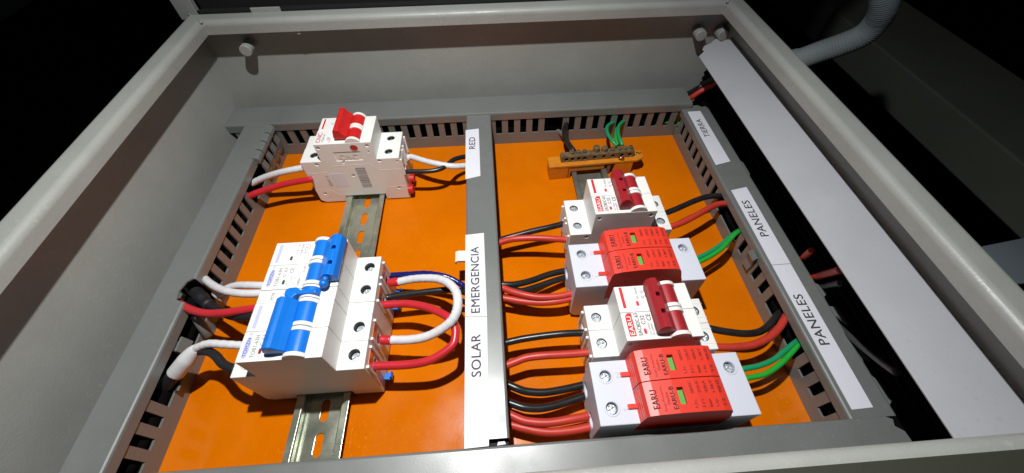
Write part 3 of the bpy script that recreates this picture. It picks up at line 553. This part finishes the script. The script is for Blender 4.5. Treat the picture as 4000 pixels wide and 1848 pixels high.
# ================================================================== WIRES
WIRES={
 'tom_red_loop':[(38.4,50.8,32.0),(40.6,50.3,33.0),(55.9,49.4,34.0),(68.9,45.3,36.0),(78.7,39.8,38.0),(86.4,33.7,40.0),(90.6,27.0,40.0),(90.9,20.6,39.0),(89.0,15.1,38.0),(81.0,10.0,36.0),(71.8,7.2,34.0),(58.8,6.8,32.0),(40.9,7.8,31.0),(38.3,8.0,31.0)],
 'tom_white_loop':[(37.8,73.0,25.0),(45.4,72.6,26.0),(56.0,72.2,29.0),(67.0,69.3,34.0),(77.7,64.9,39.0),(86.2,57.8,44.0),(91.8,49.1,48.0),(93.5,41.0,49.0),(92.6,33.8,48.0),(88.9,28.6,45.0),(81.9,25.7,40.0),(71.9,23.7,35.0),(60.5,24.0,31.0),(45.6,25.6,29.0),(39.6,26.3,29.0)],
 'tom_black':[(39.7,58.5,28.5),(44.2,58.9,28.5),(63.7,59.9,30.0),(81.8,60.2,31.0),(90.7,59.8,30.0),(96.9,59.2,27.0),(101.2,59.1,24.0)],
 'tom_blue':[(38.7,78.5,26.0),(40.7,78.9,26.0),(52.0,77.6,28.0),(66.1,75.5,31.0),(77.6,72.5,32.0),(85.5,69.8,31.0),(92.5,65.9,29.0),(96.6,63.7,27.0),(100.6,62.1,24.0)],
 'cnc_white':[(38.1,207.5,30.0),(41.9,205.8,30.0),(45.8,205.9,31.0),(58.5,198.3,32.0),(72.5,192.5,32.0),(86.0,191.0,30.0),(95.8,194.2,27.0),(103.0,196.9,24.0)],
 'cnc_black':[(38.4,186.6,30.6),(42.0,186.3,30.6),(45.6,186.2,31.0),(61.9,185.2,31.0),(72.6,187.0,31.0),(79.7,192.4,31.0),(85.8,200.5,30.0),(95.7,207.0,27.0),(103.1,209.5,24.0)],
 'cnc_white_l':[(-42.7,187.0,42.0),(-45.2,186.0,42.0),(-58.0,185.8,40.0),(-71.8,187.0,36.0),(-84.8,188.1,31.0),(-94.0,188.3,27.0),(-98.9,187.8,25.0)],
 'cnc_red_l':[(-39.4,180.9,33.0),(-42.5,180.5,33.0),(-56.6,180.2,31.0),(-69.0,179.3,29.0),(-81.1,177.1,27.0),(-92.2,174.4,25.0),(-98.4,173.5,23.0)],
 'tom_w1':[(-38.7,63.9,46.0),(-41.5,64.1,46.0),(-52.7,66.4,44.0),(-63.9,69.2,40.0),(-73.3,70.3,35.0),(-81.2,68.9,30.0)],
 'tom_w2':[(-37.5,57.6,46.0),(-40.2,57.8,46.0),(-53.1,59.2,45.0),(-66.2,63.4,42.0),(-78.3,69.8,38.0),(-88.9,77.0,34.0),(-97.0,83.4,30.0),(-104.2,89.0,26.0)],
 'tom_red_l':[(-39.5,46.9,46.0),(-41.3,46.6,46.0),(-52.7,46.7,44.0),(-63.6,47.0,42.0),(-75.1,48.4,40.0),(-85.5,51.7,38.0),(-95.3,56.4,36.0),(-102.5,60.8,33.0),(-108.2,64.8,30.0)],
 'tom_blk_l':[(-116.6,87.9,22.0),(-107.7,80.0,24.0),(-97.7,70.6,26.0),(-89.5,63.8,27.0),(-78.9,57.3,29.0),(-60.7,47.5,36.0),(-43.5,42.5,43.0),(-40.3,42.1,44.0)],
 'tom_w3':[(-39.9,21.2,46.0),(-41.8,21.3,46.0),(-53.3,23.2,45.0),(-63.8,25.1,43.0),(-72.2,24.6,40.0),(-77.6,22.6,36.0)],
 'tom_sleeve':[(-73.5,24.8,39.0),(-77.7,22.9,36.0),(-82.9,19.6,32.0),(-88.0,16.5,28.0),(-91.6,14.5,25.0)],
 'tom_cable':[(-91.1,15.5,25.0),(-97.1,11.7,21.0),(-105.5,7.1,15.0)],
 'tom_blk4':[(-39.8,6.9,44.0),(-42.3,7.4,44.0),(-50.8,11.5,42.0),(-59.4,18.5,40.0),(-67.0,22.4,38.0),(-74.3,23.7,36.0)],
 'e1_blk':[(180.9,122.0,23.0),(177.8,121.3,23.0),(165.3,118.4,23.0),(150.1,116.0,22.0),(138.8,113.9,21.0),(127.5,111.7,20.0),(119.2,109.1,20.0)],
 'e1_red':[(179.6,101.5,26.0),(177.9,102.1,26.0),(166.8,103.3,27.0),(152.5,105.2,27.0),(138.2,106.4,26.0),(129.5,106.8,24.0),(122.1,106.1,22.0),(117.0,105.8,21.0)],
 's1_b1':[(176.0,82.2,12.0),(173.8,81.9,12.0),(160.9,78.3,14.0),(146.0,71.8,17.0),(133.9,68.3,19.0),(125.0,68.0,20.0),(118.3,69.2,20.0)],
 's1_b2':[(175.5,77.6,10.0),(173.9,76.9,10.0),(163.9,73.1,12.0),(149.8,67.7,14.0),(138.4,63.8,16.0),(132.9,64.4,17.0),(123.5,66.9,18.0)],
 's1_r1':[(176.3,55.8,22.0),(173.9,55.6,22.0),(164.0,54.0,22.0),(150.7,54.3,22.0),(141.0,56.5,22.0),(131.3,60.7,21.0),(124.2,64.9,20.0),(118.2,68.1,20.0)],
 's1_r2':[(176.2,53.3,19.0),(173.8,53.1,19.0),(163.9,51.6,19.0),(150.7,51.9,18.0),(137.5,54.0,18.0),(129.6,56.1,18.0),(123.7,57.6,18.0),(117.7,58.8,18.0)],
 'e2_blk':[(179.7,24.2,23.0),(176.9,24.0,23.0),(163.8,24.3,23.0),(150.0,24.2,22.0),(136.2,23.5,21.0),(127.9,22.7,20.0),(120.9,21.4,20.0)],
 'e2_red':[(179.4,9.3,25.0),(177.0,9.1,25.0),(164.7,8.9,25.0),(148.1,9.1,25.0),(136.9,8.9,24.0),(130.1,7.4,23.0),(123.4,5.6,22.0),(118.0,4.0,21.0)],
 's2_b1':[(176.2,-7.3,12.0),(173.4,-7.8,12.0),(159.7,-10.0,13.0),(146.3,-11.3,14.0),(135.3,-10.2,15.0),(129.0,-8.1,16.0),(123.3,-5.2,16.0),(118.2,-2.9,16.0)],
 's2_b2':[(176.3,-13.8,12.0),(174.2,-14.6,12.0),(161.8,-17.7,13.0),(151.7,-20.0,14.0),(141.9,-21.1,15.0),(132.5,-20.1,16.0),(126.3,-17.8,16.0),(119.5,-14.9,16.0)],
 's2_r1':[(175.4,-27.1,14.0),(173.1,-27.5,14.0),(163.0,-28.8,15.0),(150.3,-29.9,15.0),(141.0,-29.5,15.0),(131.8,-27.7,15.0),(124.6,-24.3,15.0),(119.1,-21.6,15.0)],
 's2_r2':[(175.2,-33.3,12.0),(173.2,-33.5,12.0),(162.4,-34.7,12.0),(149.9,-35.0,12.0),(140.7,-33.8,12.0),(131.6,-31.4,12.0),(122.4,-28.5,12.0)],
 'e1r_blk':[(261.3,122.3,26.0),(264.9,124.0,26.0),(276.6,128.5,26.0),(295.4,137.0,25.0),(308.1,141.5,24.0),(319.4,143.6,22.0),(331.7,144.1,19.0)],
 'e1r_red':[(260.3,106.8,27.0),(262.6,107.9,27.0),(276.1,112.6,27.0),(294.4,121.6,27.0),(307.8,128.9,26.0),(317.7,131.8,25.0),(329.8,132.2,22.0)],
 's1r_g1':[(273.4,77.0,25.0),(277.7,78.6,25.0),(286.1,82.4,24.0),(298.9,89.4,23.0),(314.1,99.8,22.5),(322.3,104.5,22.0),(329.8,109.0,21.0)],
 's1r_g2':[(272.4,72.8,26.0),(276.7,74.1,26.0),(287.3,79.0,25.0),(299.7,86.2,25.0),(315.1,98.9,24.0),(326.9,105.8,22.0)],
 'e2r_blk':[(261.8,21.0,25.0),(264.7,19.9,25.0),(274.5,17.0,25.0),(287.5,15.0,24.0),(299.3,16.5,22.0),(309.5,21.6,20.0),(320.3,29.2,18.0),(330.3,35.7,17.0)],
 'e2r_red':[(260.3,6.9,26.0),(264.1,6.2,26.0),(275.9,5.4,26.0),(288.5,6.2,26.0),(301.1,10.3,26.0),(311.3,16.5,25.0),(318.7,22.7,24.0),(327.6,30.5,22.0)],
 's2r_g1':[(271.8,-9.9,28.0),(275.0,-9.6,28.0),(285.6,-8.1,27.0),(297.3,-4.6,26.0),(306.7,0.3,25.0),(317.1,5.8,23.0),(325.4,9.8,21.0)],
 's2r_g2':[(272.9,-15.1,26.0),(276.1,-14.8,26.0),(288.3,-13.0,25.0),(300.4,-7.7,25.0),(311.5,-0.9,24.0),(323.1,6.6,22.0)],
 'gb_blk':[(200.5,255.2,22.0),(197.5,245.6,22.0),(195.9,235.6,23.0),(196.7,225.0,24.0),(198.9,214.7,25.0),(201.2,209.8,24.0)],
 'gb_g1':[(252.3,257.2,20.0),(246.0,251.6,22.0),(241.2,244.9,23.0),(239.1,232.1,25.0),(240.7,219.9,26.0),(244.4,214.6,24.0)],
 'gb_g2':[(265.5,258.7,20.0),(259.6,253.9,22.0),(253.8,245.6,23.0),(249.5,231.3,25.0),(248.9,220.8,26.0),(249.9,214.9,24.0)],
 'gb_g3':[(258.8,255.9,18.0),(251.9,243.9,20.0),(247.4,230.5,22.0),(246.2,218.3,22.0)],
 'duct_green':[(299.1,262.0,10.6),(307.6,262.0,11.4),(315.8,262.0,13.5),(325.6,262.0,10.3),(332.8,262.0,8.6)],
 'cor_red':[(329.0,267.0,37.0),(334.3,270.1,37.0),(344.2,273.4,42.0),(354.1,271.6,50.0),(355.8,267.9,55.0)],
 'cor_blk':[(329.0,273.3,37.0),(335.1,276.7,38.0),(345.8,280.6,42.0),(351.1,277.4,50.0),(353.9,275.2,54.0)],
 'void_red':[(350.3,51.3,27.0),(351.2,50.8,31.0),(348.4,46.4,43.0),(343.4,40.5,56.0),(337.1,34.8,69.0)],
 'void_red2':[(353.6,69.4,25.0),(350.4,67.0,33.0),(347.3,64.9,41.0),(342.3,61.3,52.0)],
 'void_blk':[(355.4,46.7,22.0),(351.6,42.0,34.0),(345.9,35.7,48.0),(338.3,28.8,62.0)],
 'void_gry':[(350.4,20.0,26.0),(347.8,6.1,34.0),(344.9,-7.8,43.0),(339.5,-19.6,54.0),(334.3,-28.5,64.0)],
}
def wire(key,name,label,m,r,group,cat='wire',wob=0.0,n=14):
    P=WIRES[key]; path=catmull(P,7); t=None
    bm=new(); tube(bm,path,r,n,wob=wob); c=P[0]
    ORG_=Vector(c); me=tomesh(name,bm,ORG_); o=bpy.data.objects.new(name,me); link(o); o.location=ORG_*S; ORG[o.name]=ORG_
    for f in me.polygons: f.use_smooth=True
    me.materials.append(MATS[m]); o['label']=label; o['category']=cat
    if group: o['group']=group
    return o
def sleeve(o,key,i0,i1,m,r,name='end_sleeve'):
    path=catmull(WIRES[key],7)[i0:i1]; bm=new(); tube(bm,path,r,14); part(name,bm,m,o,smooth=True)
GW='wires between the devices and the ducts'
o=wire('tom_red_loop','wire','glossy red wire looping between the two blue levered breakers','wire_red',2.75,GW)
o=wire('tom_white_loop','wire','white taped wire looping over the red loop with red sleeved ends','wire_white',3.0,GW,wob=.05)
sleeve(o,'tom_white_loop',0,9,'wire_red',3.15); n_=len(catmull(WIRES['tom_white_loop'],7)); sleeve(o,'tom_white_loop',n_-9,n_,'wire_red',3.15)
wire('tom_black','wire','black wire under the white loop entering the middle duct','wire_black',2.4,GW)
wire('tom_blue','wire','dark blue taped wire above the white loop entering the middle duct','wire_blue',2.15,GW,wob=.06)
wire('cnc_white','wire','white taped wire from the red levered breaker to the RED label','wire_white',2.7,GW,wob=.08)
wire('cnc_black','wire','black wire from the red levered breaker curving to the RED label','wire_black',2.2,GW)
o=wire('cnc_white_l','wire','white taped wire from the red levered breaker to the left duct','wire_white',2.9,GW,wob=.07)
wire('cnc_red_l','wire','red wire from the red levered breaker to the left duct','wire_red',2.8,GW)
wire('tom_w1','wire','white wire, upper of the paired white wires left of the blue levers','wire_white',2.6,GW,wob=.04)
wire('tom_w2','wire','white wire, lower of the paired white wires left of the blue levers','wire_white',2.7,GW,wob=.04)
wire('tom_red_l','wire','red wire left of the blue levers, bending into the left duct','wire_red',2.7,GW)
o=wire('tom_blk_l','wire','thick black wire with a white band behind the red wire left of the blue levers','wire_black_matte',3.0,GW)
pt_=catmull(WIRES['tom_blk_l'],7)[:24]; bm=new(); tube(bm,pt_,[5.2-.05*k+.3*math.sin(k*.9) for k in range(len(pt_))],16); part('heat_shrink',bm,'wire_black_matte',o,smooth=True)
bm=new(); tube(bm,catmull([(-86.5,73,27),(-83.5,70.6,26.5),(-78.6,67.5,26)],5),[3.4,3.5,3.4,3.6,3.5,3.5,3.4,3.3,3.3,3.2,3.1],14); part('white_band',bm,'wire_white',o,smooth=True)
wire('tom_w3','wire','white taped wire to the near blue levered breaker ending in a white sleeve','wire_white',2.5,GW,wob=.08)
o=wire('tom_cable','cable','thick black cable end with a white sleeve in the left duct gap','wire_black_matte',4.6,GW,'cable')
pt_=catmull(WIRES['tom_sleeve'],6); bm=new(); tube(bm,pt_,[2.7+2.5*min(1,k/11)**.7 for k in range(len(pt_))],16); part('white_sleeve',bm,'wire_white',o,smooth=True)
wire('tom_blk4','wire','short black wire snaking from the white sleeve to the near blue levered breaker','wire_black_matte',2.7,GW)
for k,l in (('e1_blk','black wire from the middle duct to the upper crimson levered breaker'),('s1_b1','upper black wire from the middle duct to the upper surge protector'),('s1_b2','lower black wire from the middle duct to the upper surge protector'),('e2_blk','black wire from the middle duct to the lower crimson levered breaker'),('s2_b1','upper black wire from the middle duct to the nearest surge protector'),('s2_b2','lower black wire from the middle duct to the nearest surge protector'),('e1r_blk','black wire from the upper crimson levered breaker to the right duct'),('e2r_blk','black wire from the lower crimson levered breaker to the right duct'),('gb_blk','black wire from the far duct down to the brass earth bar')):
    o=wire(k,'wire',l,'wire_black',2.5,GW)
    if k in('s1_b1','s1_b2','s2_b1','s2_b2'): sleeve(o,k,3,9,'steel',1.7,'bare_end')
for k,l in (('e1_red','red wire from the middle duct to the upper crimson levered breaker'),('s1_r1','upper of two touching red wires to the upper surge protector'),('s1_r2','lower of two touching red wires to the upper surge protector'),('e2_red','red wire from the middle duct to the lower crimson levered breaker'),('s2_r1','upper of two red wires to the nearest surge protector'),('s2_r2','lower of two red wires to the nearest surge protector, lowest in view'),('e1r_red','red wire from the upper crimson levered breaker to the right duct'),('e2r_red','red wire from the lower crimson levered breaker to the right duct')):
    wire(k,'wire',l,'wire_red_solar',2.6,GW)
for k,l,m_ in (('s1r_g1','teal green earth wire from the upper surge protector to the right duct','wire_teal'),('s1r_g2','bright green earth wire from the upper surge protector to the right duct','wire_green'),('s2r_g1','teal green earth wire from the nearest surge protector to the right duct','wire_teal'),('s2r_g2','bright green earth wire from the nearest surge protector to the right duct','wire_green'),('gb_g1','left green wire from the far duct to the brass earth bar','wire_teal'),('gb_g2','right green wire from the far duct to the brass earth bar','wire_teal'),('gb_g3','yellowish green wire between the two teal wires at the earth bar','wire_green'),('duct_green','green wire seen through the far duct slots at the right corner','wire_green')):
    wire(k,'wire',l,m_,1.75,GW)
wire('cor_red','wire','red wire leaving the end of the far duct under the white strip','wire_red_solar',2.6,GW)
wire('cor_blk','wire','black wire leaving the end of the far duct under the white strip','wire_black',3.0,GW)
wire('void_red','wire','longer red wire in the dark gap between right duct and white strip','wire_red_solar',2.5,GW)
wire('void_red2','wire','short red wire stub in the dark gap behind the right duct','wire_red_solar',2.2,GW)
wire('void_blk','wire','black wire below the red one in the dark gap beside the white strip','wire_black',2.2,GW)
wire('void_gry','wire','dark grey wire lying across the gap at the near end of the right duct','wire_grey',1.9,GW)

# cables lying inside the ducts, and dark filler tubes beside the right wall
GI='cable bundles inside the ducts'
def run(label,pts,r,cat='cable bundle',n=10):
    bm=new(); tube(bm,catmull(pts,8),r,n); o=part('black_tube',bm,'matte_black',None,smooth=True); top(o,label,cat,GI)
def wig(f,a0,a1,k=9,amp=1.2):
    return [f(a0+(a1-a0)*i/k, amp*math.sin(i*2.1), amp*math.cos(i*1.7)) for i in range(k+1)]
run('black cable bundle inside the left wiring duct behind its fingers',wig(lambda a,u,v:(-107+u,a,15+v),-40,250),8.5)
run('black cable bundle inside the far wiring duct behind its fingers',wig(lambda a,u,v:(a,271+u,15+v),-120,318),10.5)
run('black cable bundle inside the middle wiring duct behind its fingers',wig(lambda a,u,v:(110+u,a,15+v),-38,250),8.3)
run('black cable bundle inside the right wiring duct behind its fingers',wig(lambda a,u,v:(334+u,a,13+v),-40,250),9.0)
for k_,l_ in enumerate(('lowest','second lowest','third lowest','fourth lowest','fifth lowest','sixth lowest','sixth highest','fifth highest','fourth highest','third highest','second highest','highest')):  # added only to keep the gap under the strip dark
    run('%s thin black tube, added to darken the gap, along the right wall under the white strip'%l_,wig(lambda a,u,v:(355.2+.15*u,a,6+6.1*k_+.25*v),-78,296,14,),3.0)

# ================================================================== BEHIND THE BOX
cp=[(362,262,40),(400,290,24),(452,330,22),(491,353,24),(497,349,28),(512,345,38),(525,336,51),(537,329,65),(538,325,81),(531,321,96),(521,321,111),(513,325,123)]
path=catmull(cp,26)
bm=new(); tube(bm,path,[12.2+.35*math.sin(i*1.9) for i in range(len(path))],28)
cd=thing('flexible_conduit','pale grey corrugated conduit curling up behind the right rim','conduit',(362,262,40))
part('hose',bm,'conduit',cd,smooth=True)
bm=new(); path2=path[40:58]; tube(bm,path2,[26 if i%5 else 24 for i in range(len(path2))],32); part('gland_nut',bm,'gland',cd)
bm=new(); tube(bm,path[2:12],18,8); part('gland_collar',bm,'gland',cd)
bm=new(); prism(bm,[(855,1400),(852,-300),(1022,-300),(1032,1400)],'z',-170,-100)
beam=thing('dark_beam','dim olive beam in the dark background at the upper right','beam',(940,500,-170))
part('beam_body',bm,'beam',beam,bevel=3)
case=thing('equipment_casing','plain grey blue casing edge in the dark beyond the right rim','casing',(640,20,-90))
bm=new(); prism(bm,[(480,80),(760,118),(760,60),(548,50.5),(470,49)],'z',-90,0); part('casing_body',bm,'casing',case,bevel=1)
bm=new(); box(bm,-3000,4000,-3000,4000,-930,-900); gr=part('ground',bm,'floor',None); gr['kind']='structure'
